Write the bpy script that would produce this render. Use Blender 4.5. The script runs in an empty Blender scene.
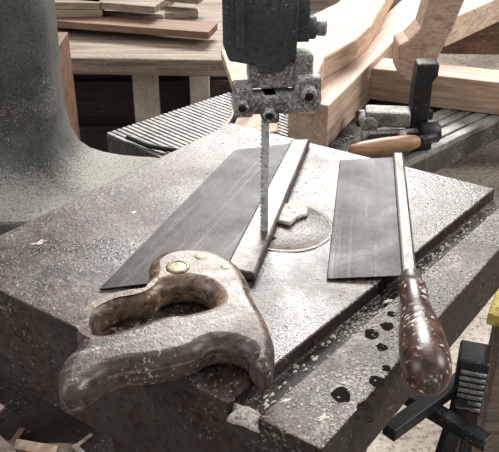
import bpy, bmesh, math, random
from mathutils import Vector, Matrix, noise
random.seed(7)
ZT=0.95
scene=bpy.context.scene
scene.view_settings.view_transform='Standard'
try: scene.view_settings.look='None'
except Exception: pass

# ---------------------------------------------------------------- materials
def new_mat(name):
    m=bpy.data.materials.new(name); m.use_nodes=True
    nt=m.node_tree; nt.nodes.clear()
    out=nt.nodes.new('ShaderNodeOutputMaterial'); b=nt.nodes.new('ShaderNodeBsdfPrincipled')
    nt.links.new(b.outputs[0],out.inputs[0])
    return m,nt,b
def C(r,g,b): return tuple((v/255.0)**2.2 for v in (r,g,b))+(1,)
def ramp(nt,src,a,b_,ca=(0,0,0,1),cb=(1,1,1,1)):
    r=nt.nodes.new('ShaderNodeValToRGB'); r.color_ramp.elements[0].position=a; r.color_ramp.elements[1].position=b_
    r.color_ramp.elements[0].color=ca; r.color_ramp.elements[1].color=cb
    nt.links.new(src,r.inputs[0]); return r.outputs[0]
def nz(nt,co,scale,detail=4,rough=.6,dist=0):
    n=nt.nodes.new('ShaderNodeTexNoise'); n.inputs['Scale'].default_value=scale; n.inputs['Detail'].default_value=detail
    n.inputs['Roughness'].default_value=rough; n.inputs['Distortion'].default_value=dist
    nt.links.new(co,n.inputs['Vector']); return n.outputs['Fac']
def mixc(nt,fac,a,b,blend='MIX'):
    m=nt.nodes.new('ShaderNodeMix'); m.data_type='RGBA'; m.blend_type=blend
    if isinstance(fac,(int,float)): m.inputs[0].default_value=fac
    else: nt.links.new(fac,m.inputs[0])
    for i,v in ((6,a),(7,b)):
        if isinstance(v,tuple): m.inputs[i].default_value=v
        else: nt.links.new(v,m.inputs[i])
    return m.outputs[2]
def mth(nt,op,a,b,clamp=True):
    m=nt.nodes.new('ShaderNodeMath'); m.operation=op; m.use_clamp=clamp
    for i,v in ((0,a),(1,b)):
        if isinstance(v,(int,float)): m.inputs[i].default_value=v
        else: nt.links.new(v,m.inputs[i])
    return m.outputs[0]
def stretched(nt,co,ang,sx):
    mp0=nt.nodes.new('ShaderNodeMapping'); mp0.inputs['Rotation'].default_value=(0,0,-ang)
    nt.links.new(co,mp0.inputs[0])
    mp=nt.nodes.new('ShaderNodeMapping'); mp.inputs['Scale'].default_value=(sx,1,1)
    nt.links.new(mp0.outputs[0],mp.inputs[0]); return mp.outputs[0]
def dusty(name,c1,c2,dust=C(200,198,194),amt=.5,rough=.45,metal=.3,bs=9,fs=420,rust=None,bump=.3,patch=14,scratch=None,scr=.35,grad=None,rustamt=.8,spec=.5,blotch=0,topdust=0,bcol=C(32,26,22),pale=0,dkamt=.75,rvar=.14):
    m,nt,b=new_mat(name)
    co=nt.nodes.new('ShaderNodeTexCoord').outputs['Object']
    big=ramp(nt,nz(nt,co,bs,6,.68,.6),.38,.62)
    col=mixc(nt,big,c1,c2)
    if rust:
        rr=ramp(nt,nz(nt,co,bs*1.7+3,6,.72,.4),.48,.64)
        col=mixc(nt,mth(nt,'MULTIPLY',rr,rustamt),col,rust)
    if blotch:
        bl=ramp(nt,nz(nt,co,bs*3.1,8,.78,.8),.49,.60)
        col=mixc(nt,mth(nt,'MULTIPLY',bl,blotch),col,bcol)
    if pale:
        pl=ramp(nt,nz(nt,co,bs*1.3+31,8,.8,.5),.52,.70)
        col=mixc(nt,mth(nt,'MULTIPLY',pl,pale),col,dust)
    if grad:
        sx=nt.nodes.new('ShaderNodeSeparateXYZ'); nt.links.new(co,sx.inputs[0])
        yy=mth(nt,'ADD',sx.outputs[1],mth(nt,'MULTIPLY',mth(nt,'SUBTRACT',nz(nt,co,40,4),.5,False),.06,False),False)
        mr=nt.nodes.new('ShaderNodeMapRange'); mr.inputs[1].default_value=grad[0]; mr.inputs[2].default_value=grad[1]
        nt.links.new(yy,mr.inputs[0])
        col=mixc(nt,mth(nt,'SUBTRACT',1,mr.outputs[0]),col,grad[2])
    if scratch is not None:
        s1=ramp(nt,nz(nt,stretched(nt,co,scratch,.03),260,3,.6),.56,.66)
        s2=ramp(nt,nz(nt,stretched(nt,co,scratch,.03),190,3,.6),.36,.46,(.45,.42,.40,1),(1,1,1,1))
        col=mixc(nt,mth(nt,'MULTIPLY',s1,scr),col,dust)
        col=mixc(nt,.7,col,s2,'MULTIPLY')
    fine=nz(nt,co,fs,3,.7)
    pm=nz(nt,co,patch,5,.7)
    s=mth(nt,'ADD',fine,mth(nt,'MULTIPLY',mth(nt,'SUBTRACT',pm,.35),.6))
    sp=ramp(nt,s,.78-.16*amt,.86-.12*amt)
    if topdust:
        g=nt.nodes.new('ShaderNodeNewGeometry'); sx=nt.nodes.new('ShaderNodeSeparateXYZ'); nt.links.new(g.outputs['Normal'],sx.inputs[0])
        up=ramp(nt,mth(nt,'ADD',sx.outputs[2],mth(nt,'MULTIPLY',mth(nt,'SUBTRACT',fine,.5,False),1.6,False)),.55,.95)
        sp=mth(nt,'MAXIMUM',sp,mth(nt,'MULTIPLY',up,topdust))
    col=mixc(nt,mth(nt,'MULTIPLY',sp,.85),col,dust)
    dk=ramp(nt,nz(nt,co,fs*.5,3,.7),.36,.50,(.22,.20,.19,1),(1,1,1,1))
    col=mixc(nt,dkamt,col,dk,'MULTIPLY')
    nt.links.new(col,b.inputs['Base Color'])
    rg=mth(nt,'ADD',mth(nt,'MULTIPLY',sp,.4),mth(nt,'ADD',mth(nt,'MULTIPLY',big,rvar),rough-rvar/2))
    nt.links.new(rg,b.inputs['Roughness'])
    b.inputs['Metallic'].default_value=metal
    b.inputs['Specular IOR Level'].default_value=spec
    bp=nt.nodes.new('ShaderNodeBump'); bp.inputs['Strength'].default_value=bump; bp.inputs['Distance'].default_value=.001
    nt.links.new(fine,bp.inputs['Height']); nt.links.new(bp.outputs[0],b.inputs['Normal'])
    return m
def wood(name,c1,c2,ang=0,scale=60,rough=.6,dust=.2):
    m,nt,b=new_mat(name)
    co=nt.nodes.new('ShaderNodeTexCoord').outputs['Object']
    mp=stretched(nt,co,ang,.06)
    g=nz(nt,mp,scale,4,.6,.8)
    g2=nz(nt,mp,scale*4,2,.5)
    f=ramp(nt,mth(nt,'ADD',mth(nt,'MULTIPLY',g,.6),mth(nt,'MULTIPLY',g2,.4)),.36,.62)
    col=mixc(nt,f,c1,c2)
    d=ramp(nt,nz(nt,co,300,3,.7),.60,.7)
    col=mixc(nt,mth(nt,'MULTIPLY',d,dust),col,C(228,222,214))
    nt.links.new(col,b.inputs['Base Color']); b.inputs['Roughness'].default_value=rough
    bp=nt.nodes.new('ShaderNodeBump'); bp.inputs['Strength'].default_value=.2; bp.inputs['Distance'].default_value=.001
    nt.links.new(g,bp.inputs['Height']); nt.links.new(bp.outputs[0],b.inputs['Normal'])
    return m

M_table=dusty('cast_iron_table',C(62,52,45),C(106,96,88),C(208,200,190),.56,.36,.0,8,430,rust=C(76,50,36),bump=.45,patch=8,blotch=.7,rustamt=.9,spec=.5,pale=.30,rvar=.22)
M_strip=dusty('dusty_cast_iron',C(74,66,60),C(122,114,106),C(214,208,199),1.0,.5,.0,14,480,rust=C(70,54,44),bump=.5,patch=16,blotch=.6,spec=.4,pale=.45)
M_groove=dusty('groove_floor',C(50,43,38),C(78,70,63),C(205,198,188),.8,.6,.0,14,480,rust=C(48,36,29),bump=.5,patch=16,blotch=.4,spec=.3,pale=.3)
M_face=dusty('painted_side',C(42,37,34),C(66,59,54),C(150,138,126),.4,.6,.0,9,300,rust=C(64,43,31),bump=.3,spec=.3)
M_frame=dusty('frame_paint',C(78,80,78),C(106,107,104),C(182,178,168),.35,.5,.0,5,520,rust=C(72,69,64),bump=.4,patch=7,topdust=.75,spec=.35,dkamt=.5)
M_guide=dusty('guide_block_paint',C(54,58,61),C(78,82,84),C(190,190,188),.45,.5,.1,20,560)
M_bracket=dusty('guide_bracket',C(112,111,108),C(156,154,149),C(230,227,221),.8,.5,.2,30,560,rust=C(74,70,65),bump=.5,topdust=.5)
M_steel=dusty('saw_plate',C(54,50,47),C(94,89,84),C(180,174,166),.3,.46,.0,14,600,rust=C(56,45,38),bump=.15,scratch=math.radians(66),scr=.25,blotch=.6,spec=.20)
M_steel2=dusty('saw_plate_dark',C(44,41,40),C(74,70,67),C(176,171,164),.3,.46,.0,16,600,rust=C(48,39,34),bump=.15,scratch=math.radians(82),scr=.22,blotch=.6,spec=.18)
M_spine=dusty('saw_back',C(76,69,63),C(112,104,96),C(196,190,182),.3,.38,.2,25,600,rust=C(66,49,39),bump=.15,spec=.4)
M_bsblade=dusty('bandsaw_blade',C(190,192,192),C(215,217,216),C(240,240,240),.1,.45,0,30,600,bump=.1)
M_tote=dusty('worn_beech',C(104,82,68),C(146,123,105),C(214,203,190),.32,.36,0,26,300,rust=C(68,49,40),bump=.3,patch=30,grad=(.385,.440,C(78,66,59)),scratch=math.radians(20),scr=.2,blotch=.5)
M_brass=dusty('old_brass',C(140,128,102),C(170,158,130),C(205,200,188),.3,.4,.3,60,500,rust=C(90,74,56))
M_rhandle=dusty('varnished_handle',C(72,48,41),C(104,76,66),C(230,226,222),.64,.34,0,45,230,rust=C(46,33,28),bump=.15,patch=60,blotch=.45)
M_chip=dusty('fresh_wood_chip',C(215,204,190),C(235,228,218),C(250,248,244),.4,.8,0,60,400)
M_dust=dusty('sawdust',C(184,176,165),C(220,213,203),C(242,238,230),.5,.9,0,90,700)
M_black=dusty('black_metal',C(26,27,29),C(46,47,49),C(160,155,148),.35,.45,.2,20,400)
M_hole_shade=dusty('recess_shade',C(14,12,11),C(26,22,20),C(90,70,60),.1,.8,0,60,500)  # near-black colour standing in for shade inside holes that are not cut
M_rust=dusty('rusty_rim',C(60,40,32),C(86,58,44),C(150,130,110),.3,.6,.1,60,500)
M_rib=dusty('ribbed_aluminium',C(136,135,132),C(168,166,161),C(222,218,211),.6,.45,.15,14,420,rust=C(100,94,87))
M_ribbase=dusty('ribbed_base',C(66,64,61),C(92,89,85),C(184,178,170),.8,.55,.1,14,420)
M_stain=dusty('oil_stain',C(26,19,16),C(40,31,26),C(130,118,106),.3,.8,.0,60,500,spec=.05,bump=.1)
M_floor=dusty('concrete_floor',C(130,121,110),C(174,164,152),C(212,205,195),.5,.8,0,2.2,120,bump=.1,patch=4)
M_wall=dusty('plaster_wall',C(110,107,102),C(130,126,120),C(170,165,158),.1,.9,0,2,60)
M_yellow=dusty('yellow_board',C(205,185,92),C(222,206,124),C(235,230,200),.3,.7,0,14,300)
A1=math.atan2(.53,.26)
M_w1=wood('pine_beam',C(166,138,118),C(220,196,176),A1,90)
M_w2=wood('pine_arch',C(160,132,112),C(216,190,168),math.radians(55),90)
M_w3=wood('pine_rail',C(156,128,108),C(210,182,160),math.radians(-22),90)
M_w4=wood('old_bench_wood',C(90,78,67),C(150,134,118),0,45,dust=.5)
M_w5=wood('weathered_leg',C(170,161,147),C(204,196,184),math.pi/2,40)
M_w6=wood('brown_timber',C(88,66,54),C(128,99,80),math.radians(-18),40,dust=.4)
M_wshade=wood('under_bench_shade_wood',C(34,28,24),C(60,49,41),0,30,dust=.2)  # dark browns that stand in for the shade below the bench
M_wh=wood('turned_handle_wood',C(126,92,66),C(172,134,100),0,60,.45)

# ---------------------------------------------------------------- mesh helpers
def obj_from_bm(name,bm,mat,smooth=False,bevel=0,seg=2):
    bmesh.ops.recalc_face_normals(bm,faces=bm.faces[:])
    me=bpy.data.meshes.new(name); bm.to_mesh(me); bm.free()
    o=bpy.data.objects.new(name,me); scene.collection.objects.link(o)
    if mat: me.materials.append(mat)
    if smooth:
        for p in me.polygons: p.use_smooth=True
    if bevel:
        md=o.modifiers.new('Bevel','BEVEL'); md.width=bevel; md.segments=seg; md.limit_method='ANGLE'; md.angle_limit=math.radians(40)
    return o
def prism(name,pts,z0,z1,mat,bevel=0,seg=2):
    bm=bmesh.new()
    lo=[bm.verts.new((x,y,z0)) for x,y in pts]; hi=[bm.verts.new((x,y,z1)) for x,y in pts]
    n=len(pts)
    bm.faces.new(lo[::-1]); bm.faces.new(hi)
    for i in range(n):
        bm.faces.new((lo[i],lo[(i+1)%n],hi[(i+1)%n],hi[i]))
    return obj_from_bm(name,bm,mat,False,bevel,seg)
def vprism(name,pts,y0,y1,mat,bevel=0):
    bm=bmesh.new()
    a=[bm.verts.new((x,y0,z)) for x,z in pts]; b=[bm.verts.new((x,y1,z)) for x,z in pts]
    n=len(pts); bm.faces.new(a); bm.faces.new(b[::-1])
    for i in range(n): bm.faces.new((a[i],b[i],b[(i+1)%n],a[(i+1)%n]))
    return obj_from_bm(name,bm,mat,False,bevel)
def addbox(bm,c,size,rot=None):
    r=bmesh.ops.create_cube(bm,size=1)
    M=Matrix.Translation(c)@(rot.to_4x4() if rot else Matrix())@Matrix.Diagonal((*size,1))
    bmesh.ops.transform(bm,matrix=M,verts=r['verts'])
def box(name,c,size,mat,rot=None,bevel=0.0015,seg=2):
    bm=bmesh.new(); addbox(bm,Vector(c),size,rot)
    return obj_from_bm(name,bm,mat,False,bevel,seg)
def rz(a): return Matrix.Rotation(a,3,'Z')
def beam(name,p,q,w,z0,z1,mat,bevel=.002):
    p=Vector(p);q=Vector(q);d=(q-p).normalized();n=Vector((-d.y,d.x))*w/2
    return prism(name,[tuple(p-n),tuple(q-n),tuple(q+n),tuple(p+n)],z0,z1,mat,bevel)
def lathe(name,p0,p1,prof,mat,seg=28):
    p0=Vector(p0);d=(Vector(p1)-p0).normalized()
    q=d.to_track_quat('Z','Y').to_matrix()
    bm=bmesh.new(); rings=[]
    for t,r in prof:
        rings.append([bm.verts.new(p0+q@Vector((r*math.cos(2*math.pi*i/seg),r*math.sin(2*math.pi*i/seg),t))) for i in range(seg)])
    for a,b in zip(rings,rings[1:]):
        for i in range(seg): bm.faces.new((a[i],a[(i+1)%seg],b[(i+1)%seg],b[i]))
    bm.faces.new(rings[0][::-1]); bm.faces.new(rings[-1])
    o=obj_from_bm(name,bm,mat,True)
    md=o.modifiers.new('es','EDGE_SPLIT'); md.split_angle=math.radians(50)
    return o
def cyl(name,p0,p1,r,mat,seg=24):
    L=(Vector(p1)-Vector(p0)).length; e=min(r*.15,L*.2)
    return lathe(name,p0,p1,[(0,r-e),(e,r),(L-e,r),(L,r-e)],mat,seg)
def tube(name,pts,r,mat,cyclic=False):
    cu=bpy.data.curves.new(name,'CURVE'); cu.dimensions='3D'; cu.bevel_depth=r; cu.bevel_resolution=3
    sp=cu.splines.new('BEZIER'); sp.bezier_points.add(len(pts)-1); sp.use_cyclic_u=cyclic
    for b,p in zip(sp.bezier_points,pts):
        b.co=p; b.handle_left_type=b.handle_right_type='AUTO'
    o=bpy.data.objects.new(name,cu); scene.collection.objects.link(o); cu.materials.append(mat); return o
def blob_bm(bm,c,rx,ry,h,seed=0,n=26,jag=.25,ang=0,mi=0):
    rings=[]
    for k,(f,hh) in enumerate(((1,0),(.85,.5),(.55,.85),(.25,1))):
        ring=[]
        for i in range(n):
            a=2*math.pi*i/n
            j=1+jag*noise.noise(Vector((math.cos(a)*1.8+seed*3.1,math.sin(a)*1.8,seed)))*2
            x=rx*f*j*math.cos(a);y=ry*f*j*math.sin(a)
            ring.append(bm.verts.new((c[0]+x*math.cos(ang)-y*math.sin(ang),c[1]+x*math.sin(ang)+y*math.cos(ang),c[2]+h*hh*(1+.3*noise.noise(Vector((x*90,y*90,seed)))))))
        rings.append(ring)
    for a,b in zip(rings,rings[1:]):
        for i in range(n): bm.faces.new((a[i],a[(i+1)%n],b[(i+1)%n],b[i]))
    bm.faces.new(rings[-1]); bm.faces.new(rings[0][::-1])
def blob(name,c,rx,ry,h,mat,seed=0,n=26,jag=.25,ang=0,smooth=True):
    bm=bmesh.new(); blob_bm(bm,c,rx,ry,h,seed,n,jag,ang)
    return obj_from_bm(name,bm,mat,smooth)
def disc(name,c,r0,r1,h,mat,seed=0,n=32):
    bm=bmesh.new(); out=[];inn=[]
    for i in range(n):
        a=2*math.pi*i/n; j=1+.16*noise.noise(Vector((math.cos(a)*1.5,math.sin(a)*1.5,seed*1.7)))*2
        out.append(bm.verts.new((c[0]+r1*j*math.cos(a),c[1]+r1*j*math.sin(a),c[2]+h)))
        if r0: inn.append(bm.verts.new((c[0]+r0*j*math.cos(a),c[1]+r0*j*math.sin(a),c[2]+h)))
    if r0:
        for i in range(n): bm.faces.new((out[i],out[(i+1)%n],inn[(i+1)%n],inn[i]))
    else: bm.faces.new(out)
    return obj_from_bm(name,bm,mat)
def group(name,parts):
    e=bpy.data.objects.new(name,None); e.empty_display_size=.05; scene.collection.objects.link(e)
    for p in parts: p.parent=e
    return e
def R(z): return ZT+z

# ---------------------------------------------------------------- room
box('floor',(0,2.2,-.05),(7,8.4,.1),M_floor,bevel=0)
box('wall_back',(0,6.45,1.5),(7,.1,3),M_wall,bevel=0)
box('wall_left',(-3.55,2.2,1.5),(.1,8.4,3),M_wall,bevel=0)
box('wall_right',(3.55,2.2,1.5),(.1,8.4,3),M_wall,bevel=0)

# ---------------------------------------------------------------- bandsaw
parts=[]
FL=Vector((-.238,.521));FR=Vector((.041,.327));BR=Vector((.260,.622));BL=Vector((-.020,.796))
def TP(s,t):
    return (FL*(1-s)+FR*s)*(1-t)+(BL*(1-s)+BR*s)*t
GD=-.011
bm=bmesh.new()
secF=[(0,0),(.806,0),(.807,GD),(.868,GD),(.870,0),(1,0),(1,-.050),(.90,-.052),(.90,-.092),(0,-.092)]
secB=[(0,0),(.870,0),(.871,GD),(.922,GD),(.924,0),(1,0),(1,-.050),(.90,-.052),(.90,-.092),(0,-.092)]
NS=len(secF); NT=8; rings=[]
for k in range(NT+1):
    t=k/NT; r=[]
    for (a,z),(b,_) in zip(secF,secB):
        p=TP(a*(1-t)+b*t,t); r.append(bm.verts.new((p.x,p.y,ZT+z)))
    rings.append(r)
for a,b in zip(rings,rings[1:]):
    for i in range(NS): 
        f=bm.faces.new((a[i],a[(i+1)%NS],b[(i+1)%NS],b[i]))
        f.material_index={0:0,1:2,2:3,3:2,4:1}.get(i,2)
f=bm.faces.new(rings[0]); f.material_index=2
f=bm.faces.new(rings[-1][::-1]); f.material_index=2
o=obj_from_bm('table_casting',bm,M_table,False,.0014,2)
o.data.materials.append(M_strip); o.data.materials.append(M_face); o.data.materials.append(M_groove); parts.append(o)
cI=(.031,.576)
parts.append(lathe('throat_plate',(cI[0],cI[1],ZT-.002),(cI[0],cI[1],ZT+1),[(0,.039),(.0023,.039),(.0027,.0375),(.0024,.037),(.0024,.002)],M_table,64))
bm=bmesh.new()
for k in range(96):
    a0=2*math.pi*k/96;a1=2*math.pi*(k+1)/96
    n_=abs(noise.noise(Vector((math.cos(a0)*3,math.sin(a0)*3,0.5))))
    if n_<.05: continue
    wd=.0012*(.3+n_*2)
    vs=[bm.verts.new((cI[0]+r*math.cos(a),cI[1]+r*math.sin(a),ZT+.0008)) for r,a in ((.0390-wd*.4,a0),(.0392+wd*.6,a0),(.0392+wd*.6,a1),(.0390-wd*.4,a1))]
    bm.faces.new(vs)
parts.append(obj_from_bm('throat_plate_joint_dust',bm,M_dust))
parts.append(blob('blade_hole_chipped_rim',(.010,.553,ZT+.0003),.008,.017,.0007,M_rust,5,jag=.5,ang=-.25))
parts.append(blob('blade_hole_shade',(.012,.554,ZT+.0008),.0065,.014,.0006,M_hole_shade,3,jag=.5,ang=-.25))  # raised dark blob, paints the shade of an uncut hole
bm=bmesh.new(); zt=ZT+.60; zb=ZT-.5; N=600
v=[]
w=.0052
for i in range(N+1):
    z=zb+(zt-zb)*i/N
    tooth=-.0012 if i%2 else 0
    v.append((bm.verts.new((.012-w/2+tooth,.5560,z)),bm.verts.new((.012+w/2,.5548,z)),bm.verts.new((.012+w/2+.0003,.5554,z)),bm.verts.new((.012-w/2+tooth,.5566,z))))
for a,b in zip(v,v[1:]):
    for i in range(4): bm.faces.new((a[i],a[(i+1)%4],b[(i+1)%4],b[i]))
parts.append(obj_from_bm('toothed_band',bm,M_bsblade))
parts+= [
 vprism('guide_block',[(-.018,R(.172)),(-.014,R(.160)),(.004,R(.157)),(.008,R(.150)),(.022,R(.152)),(.032,R(.165)),(.034,R(.30)),(-.018,R(.30))],.525,.575,M_guide,.002),
 box('guide_post',(.010,.555,R(.44)),(.028,.028,.30),M_guide),
 box('guide_block_rib',(-.006,.523,R(.235)),(.006,.006,.13),M_guide,bevel=.001),
 cyl('lock_boss',(.034,.545,R(.178)),(.046,.545,R(.178)),.008,M_guide),
 cyl('lock_screw_head',(.044,.545,R(.178)),(.053,.543,R(.178)),.0055,M_bracket,6),
 box('guide_side_ear',(.036,.545,R(.185)),(.010,.018,.03),M_guide),
 box('bracket_yoke',(.016,.545,R(.148)),(.034,.030,.018),M_bracket,rz(.1),.002),
 box('bracket_bar',(.020,.533,R(.129)),(.060,.016,.014),M_bracket,rz(.12),.002),
 box('bracket_left_cheek',(-.005,.532,R(.131)),(.013,.020,.022),M_bracket,rz(.12),.002),
 box('bracket_mid_cheek',(.014,.531,R(.126)),(.012,.020,.020),M_bracket,rz(.12),.002),
 box('bracket_right_cheek',(.040,.535,R(.137)),(.018,.020,.024),M_bracket,rz(.12),.002),
 box('bracket_cap',(.036,.540,R(.155)),(.014,.018,.016),M_bracket,rz(.2),.002),
 cyl('guide_pin_left',(-.005,.523,R(.130)),(-.005,.517,R(.129)),.005,M_bracket,6),
 cyl('guide_pin_mid',(.014,.522,R(.125)),(.014,.516,R(.124)),.005,M_bracket,6),
 cyl('guide_pin_right',(.041,.526,R(.138)),(.041,.519,R(.137)),.006,M_bracket,12),
 cyl('socket_shade_left',(-.005,.518,R(.1295)),(-.005,.5165,R(.1293)),.0028,M_hole_shade,12),  # dark plugs on the pins paint the shade of hollow sockets
 cyl('socket_shade_mid',(.014,.517,R(.1245)),(.014,.5155,R(.1243)),.0028,M_hole_shade,12),
 cyl('socket_shade_right',(.041,.520,R(.1375)),(.041,.5185,R(.1373)),.0032,M_hole_shade,12),
 cyl('thrust_wheel',(.016,.560,R(.135)),(.028,.560,R(.135)),.010,M_black,20),
]
def rrect(x0,x1,y0,y1,r,n=6):
    pts=[]
    for cx,cy,a0 in ((x1-r,y0+r,-90),(x1-r,y1-r,0),(x0+r,y1-r,90),(x0+r,y0+r,180)):
        for k in range(n+1):
            a=math.radians(a0+90*k/n); pts.append((cx+r*math.cos(a),cy+r*math.sin(a)))
    return pts
bm=bmesh.new(); rings=[]
for z,xr,yf,r in ((.75,-.220,.850,.02),(.10,-.221,.850,.02),(.0,-.224,.850,.02),(-.03,-.224,.848,.022),(-.055,-.219,.842,.025),(-.075,-.208,.832,.03),(-.088,-.192,.820,.03),(-.096,-.170,.806,.03),(-.101,-.145,.792,.03),(-.104,-.120,.780,.03),(-.105,-.104,.769,.025),(-.107,-.098,.766,.025),(-.112,-.096,.764,.025),(-.30,-.095,.764,.025),(-.95,-.095,.764,.025)):
    rings.append([bm.verts.new((x,y,R(z))) for x,y in rrect(-.62,xr,yf,.93,r)])
for a,b in zip(rings,rings[1:]):
    n=len(a)
    for i in range(n): bm.faces.new((a[i],a[(i+1)%n],b[(i+1)%n],b[i]))
bm.faces.new(rings[0]); bm.faces.new(rings[-1])
o=obj_from_bm('frame_column',bm,M_frame,True); md=o.modifiers.new('es','EDGE_SPLIT'); md.split_angle=math.radians(38)
parts.append(o)
parts.append(box('column_corner_rib',(-.296,.848,R(.36)),(.034,.03,.72),M_frame,bevel=.012,seg=4))
parts.append(prism('upper_arm',[(-.5,.85),(-.2,.85),(-.02,.52),(.05,.52),(.05,.60),(-.1,.92),(-.5,.92)],R(.58),R(.75),M_frame,.01))
parts.append(prism('lower_wheel_housing',[(-.50,.42),(-.10,.46),(.02,.56),(-.05,.74),(-.50,.76)],0,R(-.27),M_face,.01))
parts.append(prism('table_trunnion',[(-.13,.54),(.03,.44),(.12,.58),(-.03,.68)],R(-.27),R(-.09),M_face,.005))
for i,(x,y,r) in enumerate(((.057,.372,.0062),(.080,.384,.0052),(.069,.362,.0042),(.083,.432,.0052),(.095,.441,.0045),(.088,.418,.0036),(.071,.351,.003),(.100,.455,.003),(.088,.397,.003),(.076,.372,.002),(.064,.352,.002))):
    parts.append(disc('oil_spot_%d'%i,(x,y,ZT),0,r,.0003,M_stain,i))
group('bandsaw',parts)

random.seed(3)
bm=bmesh.new()
p=TP(.836,.012); blob_bm(bm,(p.x,p.y,ZT+GD+.0002),.007,.014,.009,2,26,.3,.9)
for i in range(360):
    s=random.choice((random.uniform(.88,.99),random.uniform(.88,.99),random.uniform(.05,.8)));t=random.uniform(.02,.98)
    s=max(s,.88+.05*t) if s>.85 else s
    p=TP(s,t); q=random.uniform(.0003,.0010)
    blob_bm(bm,(p.x,p.y,ZT+.0001),q*random.uniform(.6,1.8),q,.0005,i,7,.5,random.random()*3)
for i in range(110):
    t=random.uniform(.05,.98); ss=(.808+.064*t)+random.uniform(.006,.046)
    p=TP(ss,t); q=random.uniform(.0005,.0014)
    blob_bm(bm,(p.x,p.y,ZT+GD+.0002),q*2,q,.0008,i+50,9,.6,.87)
for i,(x,y,rx,ry) in enumerate(((-.17,.55,.007,.003),(-.10,.60,.003,.002),(.043,.352,.004,.002),(.022,.366,.003,.002),(.10,.47,.004,.002))):
    blob_bm(bm,(x,y,ZT+.0001),rx,ry,.0004,i+9,20,.7,.5)
obj_from_bm('sawdust',bm,M_dust,True)
pts=[(.0197,.582),(.0225,.597),(.0247,.608),(.034,.611),(.0445,.6208),(.0502,.603),(.049,.592),(.040,.586),(.0337,.5752),(.026,.579)]
o=prism('wood_chip',pts,ZT+.0008,ZT+.004,M_chip,.001)
for v_ in o.data.vertices:
    if v_.co.z>ZT+.002: v_.co.z+=random.uniform(-.001,.002)

# ---------------------------------------------------------------- left backsaw (closed tote)
def saw_plate(name,t0,t1,b0,b1,z_t,z_b,mat,n):
    bm=bmesh.new(); t0,t1,b0,b1=map(Vector,(t0,t1,b0,b1)); th=.0009
    d=(t0-b0).normalized()*.0010
    outl=[]
    for i in range(2*n+1):
        p=t0.lerp(t1,i/(2*n))+(d if i%2 else Vector((0,0)))
        outl.append((p.x,p.y,z_t))
    outl.append((b1.x,b1.y,z_b)); outl.append((b0.x,b0.y,z_b))
    hi=[bm.verts.new((x,y,z+th)) for x,y,z in outl]; lo=[bm.verts.new((x,y,z)) for x,y,z in outl]
    k=len(outl)
    f1=bm.faces.new(hi); f2=bm.faces.new(lo[::-1])
    for i in range(k): bm.faces.new((lo[i],lo[(i+1)%k],hi[(i+1)%k],hi[i]))
    bmesh.ops.triangulate(bm,faces=[f1,f2])
    return obj_from_bm(name,bm,mat)
sp=[]
sp.append(saw_plate('toothed_plate',(-.110,.483),(-.014,.723),(-.006,.500),(.050,.734),ZT+.001,ZT+.004,M_steel,90))
sp.append(prism('steel_back',[(-.019,.502),(.004,.494),(.061,.737),(.042,.735)],ZT+.0005,ZT+.008,M_spine,.002))
def tote_curve(name,outer,holes,z,ext,bev,mat):
    cu=bpy.data.curves.new(name,'CURVE'); cu.dimensions='2D'; cu.fill_mode='BOTH'; cu.extrude=ext; cu.bevel_depth=bev; cu.bevel_resolution=5; cu.offset=-bev
    cu.resolution_u=8
    for pts in [outer]+holes:
        s=cu.splines.new('BEZIER'); s.bezier_points.add(len(pts)-1); s.use_cyclic_u=True
        for b,p in zip(s.bezier_points,pts):
            b.co=(p[0],p[1],0); b.handle_left_type=b.handle_right_type='AUTO'
    o=bpy.data.objects.new(name+'_c',cu); scene.collection.objects.link(o)
    bpy.context.view_layer.update()
    dg=bpy.context.evaluated_depsgraph_get()
    me=bpy.data.meshes.new_from_object(o.evaluated_get(dg))
    me.transform(Matrix.Translation((0,0,z)))
    bpy.data.objects.remove(o)
    no=bpy.data.objects.new(name,me); scene.collection.objects.link(no)
    me.materials.clear(); me.materials.append(mat)
    for p in me.polygons: p.use_smooth=True
    md=no.modifiers.new('es','EDGE_SPLIT'); md.split_angle=math.radians(35)
    return no
outer=[(-.0724,.490),(-.0594,.505),(-.0332,.506),(-.0128,.492),(-.0032,.473),(.0030,.446),(.0125,.414),(.0150,.382),(.0100,.3700),(.0033,.374),(-.004,.390),(-.0217,.395),(-.0357,.384),(-.0589,.376),(-.0794,.372),(-.0924,.360),(-.1011,.350),(-.1084,.350),(-.1133,.3600),(-.114,.378),(-.1083,.395),(-.1123,.4145),(-.1097,.432),(-.0953,.447),(-.0750,.457),(-.0720,.473)]
hole=[(-.1030,.417),(-.0990,.429),(-.0843,.4400),(-.0664,.446),(-.0589,.458),(-.0381,.461),(-.0258,.450),(-.0232,.438),(-.036,.4285),(-.0587,.423),(-.077,.4125),(-.0953,.405),(-.1005,.408)]
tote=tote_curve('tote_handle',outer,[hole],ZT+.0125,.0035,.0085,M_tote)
sp.append(tote)
sp.append(lathe('medallion',(-.0512,.4778,ZT+.0235),(-.0512,.4778,ZT+1),[(0,.0085),(.0015,.0085),(.0022,.0075),(.0022,.0065),(.0016,.006),(.002,.002)],M_brass,32))
sp.append(lathe('saw_nut',(-.036,.492,ZT+.0235),(-.036,.492,ZT+1),[(0,.0045),(.001,.0045),(.0014,.0035)],M_brass,24))
sp.append(lathe('saw_nut_lower',(-.017,.478,ZT+.0235),(-.017,.478,ZT+1),[(0,.0038),(.0009,.0038),(.0012,.003)],M_brass,24))
group('tenon_saw',sp)

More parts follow.
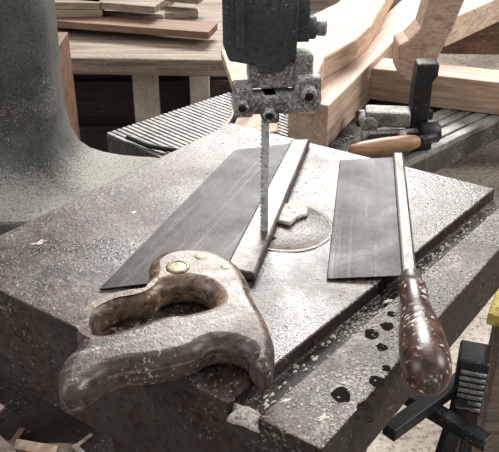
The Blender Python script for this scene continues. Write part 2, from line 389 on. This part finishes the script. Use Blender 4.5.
# ---------------------------------------------------------------- right backsaw (turned handle)
sp=[]
sp.append(saw_plate('toothed_plate',(.0587,.4966),(.0885,.700),(.118,.4966),(.142,.700),ZT+.001,ZT+.004,M_steel2,100))
sp.append(prism('steel_back',[(.1125,.486),(.1235,.486),(.149,.703),(.139,.703)],ZT+.0005,ZT+.009,M_spine,.0018))
a=Vector((.1185,.486,ZT+.0085)); b=Vector((.1075,.3616,ZT+.0165))
sp.append(lathe('ferrule',a+(a-b).normalized()*.004,b,[(0,.006),(.001,.0078),(.012,.0082),(.013,.0078)],M_spine,32))
sp.append(lathe('turned_handle',a,b,[(.008,.0072),(.012,.0092),(.018,.0102),(.026,.0100),(.034,.0098),(.044,.0108),(.058,.0128),(.072,.0146),(.086,.0156),(.100,.0158),(.112,.0146),(.120,.0118),(.124,.0065),(.125,.002)],M_rhandle,40))
sp.append(lathe('handle_end_cap',b-(b-a).normalized()*.0005,b+(b-a),[(0,.006),(.002,.005),(.0022,.001)],M_spine,20))
group('dovetail_saw',sp)

# ---------------------------------------------------------------- machine with ribbed table behind
parts=[]
apex=Vector((.057,.800)); d1=Vector((-.7256,.688)); d2=Vector((.73,.683))
Lc=apex+d1*.36; Rc=apex+d2*.46; Bc=apex+d1*.36+d2*.46
parts.append(prism('machine_table',[tuple(apex),tuple(Rc),tuple(Bc),tuple(Lc)],R(-.155),R(-.1255),M_ribbase,.002))
bm=bmesh.new()
ang=math.atan2(d1.y,d1.x)
for k in range(28):
    off=.004+k*.0084
    c=apex+d1*.235+d2*off
    addbox(bm,Vector((c.x,c.y,R(-.1245))),(.25,.0060,.002),rz(ang))
parts.append(obj_from_bm('ribbed_left_wing',bm,M_rib,bevel=.0006))
bm=bmesh.new(); ang2=math.atan2(d2.y,d2.x)
for k,(o_,w_) in enumerate(((.007,.013),(.026,.016),(.046,.012),(.066,.020))):
    c=apex+d2*.30+d1*o_
    addbox(bm,Vector((c.x,c.y,R(-.121))),(.32,w_,.009),rz(ang2))
parts.append(obj_from_bm('right_slide_bars',bm,M_rib,bevel=.001))
parts.append(prism('machine_pedestal',[(.04,1.02),(.16,.98),(.24,1.20),(.05,1.25)],0,R(-.155),M_black,.01))
group('planer_machine',parts)
tube('power_cable',[(-.17,1.02,R(-.118)),(-.12,.985,R(-.118)),(-.055,.975,R(-.112)),(-.025,1.0,R(-.09)),(-.012,1.06,R(-.07)),(.0,1.14,R(-.085)),(.0,1.22,R(-.098))],.0035,M_black)
parts=[
 vprism('clamp_post',[(.214,R(-.105)),(.240,R(-.105)),(.240,R(-.03)),(.246,R(-.02)),(.246,R(-.004)),(.218,R(-.004)),(.216,R(-.03))],.995,1.02,M_black,.003),
 box('clamp_jaw',(.185,1.00,R(-.078)),(.060,.030,.022),M_bracket,rz(-.1),.004),
 box('clamp_slide',(.200,.985,R(-.106)),(.085,.030,.020),M_black,rz(.1),.003),
 cyl('clamp_knuckle',(.160,.985,R(-.086)),(.160,1.015,R(-.086)),.012,M_bracket),
 cyl('clamp_screw',(.150,.985,R(-.100)),(.25,.995,R(-.100)),.007,M_bracket),
 cyl('clamp_boss',(.228,.98,R(-.094)),(.252,.985,R(-.094)),.014,M_black),
 box('clamp_bar',(.205,1.015,R(-.088)),(.10,.010,.014),M_black,rz(.35),.002),
 cyl('clamp_nut',(.196,.968,R(-.094)),(.206,.968,R(-.094)),.009,M_bracket,6),
 lathe('wooden_grip',(.128,.93,R(-.098)),(.235,.955,R(-.092)),[(0,.006),(.003,.009),(.02,.0115),(.05,.012),(.08,.0105),(.09,.009),(.095,.006)],M_wh,28),
 cyl('grip_tang',(.222,.952,R(-.092)),(.245,.965,R(-.092)),.006,M_black),
]
group('bench_clamp',parts)
parts=[box('hammer_cheek',(.176,1.045,R(-.098)),(.026,.022,.024),M_black,rz(.2),.003),
 cyl('hammer_face',(.150,1.040,R(-.098)),(.166,1.043,R(-.098)),.012,M_black),
 vprism('hammer_peen',[(.188,R(-.109)),(.216,R(-.103)),(.216,R(-.097)),(.188,R(-.087))],1.036,1.058,M_black,.002)]
group('hammer',parts)

# ---------------------------------------------------------------- stacked joinery timber
beam('timber_beam',(.078,1.00),(.34,1.56),.058,R(-.120),R(-.058),M_w1)
prism('curved_timber_board',[(.043,.955),(.0477,1.037),(.0766,1.197),(.1015,1.295),(.15,1.37),(.20,1.50),(.27,1.50),(.2309,1.37),(.191,1.238),(.160,1.165),(.128,1.115),(.105,1.081),(.092,1.02),(.084,.955)],R(-.0575),R(-.024),M_w2,.003)
prism('offcut_board',[(-.058,.975),(-.028,1.06),(-.022,1.16),(-.05,1.36),(.0,1.38),(.040,1.28),(.040,1.01)],R(-.119),R(-.104),M_w2,.002)
vprism('curved_leg',[(.210,R(-.013)),(.2125,R(-.054)),(.225,R(-.0655)),(.255,R(-.0655)),(.2666,R(-.036)),(.283,R(.009)),(.305,R(.085)),(.252,R(.085)),(.2395,R(.012)),(.2238,R(-.006))],1.10,1.15,M_w3,.003)
beam('timber_rail',(.17,1.19),(.46,1.09),.055,R(-.116),R(-.066),M_w3)
beam('timber_rail',(.285,1.24),(.62,1.62),.055,R(-.055),R(-.012),M_w1)
beam('timber_rail',(.25,1.42),(.66,1.40),.055,R(-.121),R(-.060),M_w6)
beam('timber_rail',(.35,1.04),(.62,.97),.045,R(-.115),R(-.080),M_w6)
beam('timber_rail',(.40,1.75),(.95,1.55),.055,R(-.10),R(-.04),M_w3)

# ---------------------------------------------------------------- wooden workbench, back left
parts=[prism('bench_top',[(-.95,1.76),(-.03,1.72),(-.02,2.35),(-.95,2.35)],.665,.705,M_w4,.004),
 box('leg_1',(-.245,1.80,.335),(.055,.055,.67),M_w5),
 box('leg_2',(-.13,1.99,.335),(.050,.050,.67),M_w5),
 box('leg_3',(-.9,1.82,.335),(.055,.055,.67),M_w4),
 box('apron',(-.5,1.84,.65),(.84,.025,.03),M_w4)]
group('workbench',parts)
parts=[box('shade_front',(-.42,2.06,.3),(.80,.02,.50),M_wshade),box('shade_side_a',(-.82,2.2,.3),(.02,.28,.5),M_wshade),box('shade_side_b',(-.02,2.2,.3),(.02,.28,.5),M_wshade)]  # slatted dark box added to darken the space under the bench
for k in range(4): parts.append(box('shade_slat_%d'%k,(-.42,2.04,.1+.13*k),(.82,.016,.10),M_wshade))
group('under_bench_shade',parts)
random.seed(11)
parts=[]
for i in range(11):
    y=1.80+random.uniform(0,.5); x=-.45+random.uniform(-.2,.25)
    parts.append(box('board_%d'%i,(x,y,.715+.018*(i%4)),(random.uniform(.3,.55),random.uniform(.04,.10),.017),random.choice((M_w4,M_w6,M_w4,M_w5,M_w4)),rz(random.uniform(-.3,.3))))
group('board_pile',parts)
parts=[box('side_board',(-.40,1.50,.40),(.04,.30,.78),M_w6),box('shelf_rail_a',(-.52,1.45,.79),(.24,.05,.03),M_w4),box('shelf_rail_b',(-.52,1.52,.62),(.24,.05,.03),M_w4),box('side_board_b',(-.62,1.5,.4),(.04,.3,.78),M_w6)]
group('tool_rack',parts)
parts=[prism('bench_top',[(.05,2.5),(1.6,2.5),(1.6,3.1),(.05,3.1)],.60,.65,M_w4,.004),box('leg_1',(.1,2.55,.3),(.07,.07,.6),M_w4),box('leg_2',(1.5,2.55,.3),(.07,.07,.6),M_w4),box('stretcher',(.8,2.55,.2),(1.4,.04,.08),M_w6)]
group('workbench',parts)
parts=[box('chest_body',(-.8,3.3,.25),(1.2,.5,.5),M_w6,bevel=.01),box('chest_lid',(-.8,3.3,.52),(1.24,.54,.04),M_w4,bevel=.005)]
group('wooden_chest',parts)

# ---------------------------------------------------------------- right lower
parts=[box('leg_front',(.275,.86,.245),(.022,.022,.49),M_black,Matrix.Rotation(.12,3,'Y')),
 beam('top_rail',(.19,.80),(.34,.93),.022,.48,.50,M_black),
 beam('cross_rail',(.20,.93),(.33,.80),.022,.46,.48,M_black),
 beam('low_rail',(.19,.82),(.36,.72),.018,.30,.32,M_black),
 box('leg_back',(.36,.97,.245),(.022,.022,.49),M_black)]
parts.append(box('switch_body',(.325,.90,.50),(.045,.05,.10),M_black,rz(-.3),.004))
for k in range(7):
    parts.append(box('vent_slat_%d'%k,(.319,.874,.465+k*.011),(.036,.004,.005),M_bracket,rz(-.3),.0008))
group('steel_stand',parts)
beam('yellow_board',(.362,.915),(.43,1.06),.045,.58,.60,M_yellow)
box('trestle_post',(.425,1.03,.29),(.05,.05,.578),M_w4)
parts=[]
random.seed(5)
for i in range(40):
    x=random.uniform(-.36,-.16);y=random.uniform(.45,.60)
    parts.append(box('scrap_%d'%i,(x,y,R(-.262)+random.uniform(0,.02)),(random.uniform(.01,.05),random.uniform(.004,.012),.004),random.choice((M_w4,M_w4,M_w6,M_w2)),Matrix.Rotation(random.uniform(-.4,.4),3,'X')@rz(random.uniform(0,3.1)),.0005))
parts.append(blob('shavings_mound',(-.26,.53,R(-.2699)),.11,.08,.02,M_w4,4,40,.3))
group('wood_scraps',parts)

# ---------------------------------------------------------------- light
def area(name,loc,target,sx,sy,power,col):
    l=bpy.data.lights.new(name,'AREA'); l.shape='RECTANGLE'; l.size=sx; l.size_y=sy; l.energy=power; l.color=col
    o=bpy.data.objects.new(name,l); scene.collection.objects.link(o); o.location=loc
    o.rotation_euler=(Vector(target)-Vector(loc)).to_track_quat('-Z','Y').to_euler(); return o
area('window_light_back',(.3,3.6,2.9),(0,.6,.95),1.5,1.0,185,(1,.98,.95))
area('area_light_left',(-2.6,.2,2.4),(0,.6,.95),1.6,1.4,36,(.98,.99,1))  # unseen area lamp at left, no window modelled there
area('area_light_right',(2.4,1.0,2.6),(.2,.8,.9),1.4,1.2,66,(1,.98,.94))  # unseen area lamp high on the right side, without a window opening
w=bpy.data.worlds.new('World'); scene.world=w; w.use_nodes=True
bg=w.node_tree.nodes['Background']; bg.inputs[0].default_value=(1,.98,.96,1); bg.inputs[1].default_value=.52

cam=bpy.data.cameras.new('Camera'); co=bpy.data.objects.new('Camera',cam); scene.collection.objects.link(co)
co.location=(0,0,ZT+.34); co.rotation_euler=(math.radians(59.5),0,0)
cam.sensor_fit='HORIZONTAL'; cam.sensor_width=36; cam.lens=800/499*36; cam.clip_start=.02
scene.camera=co
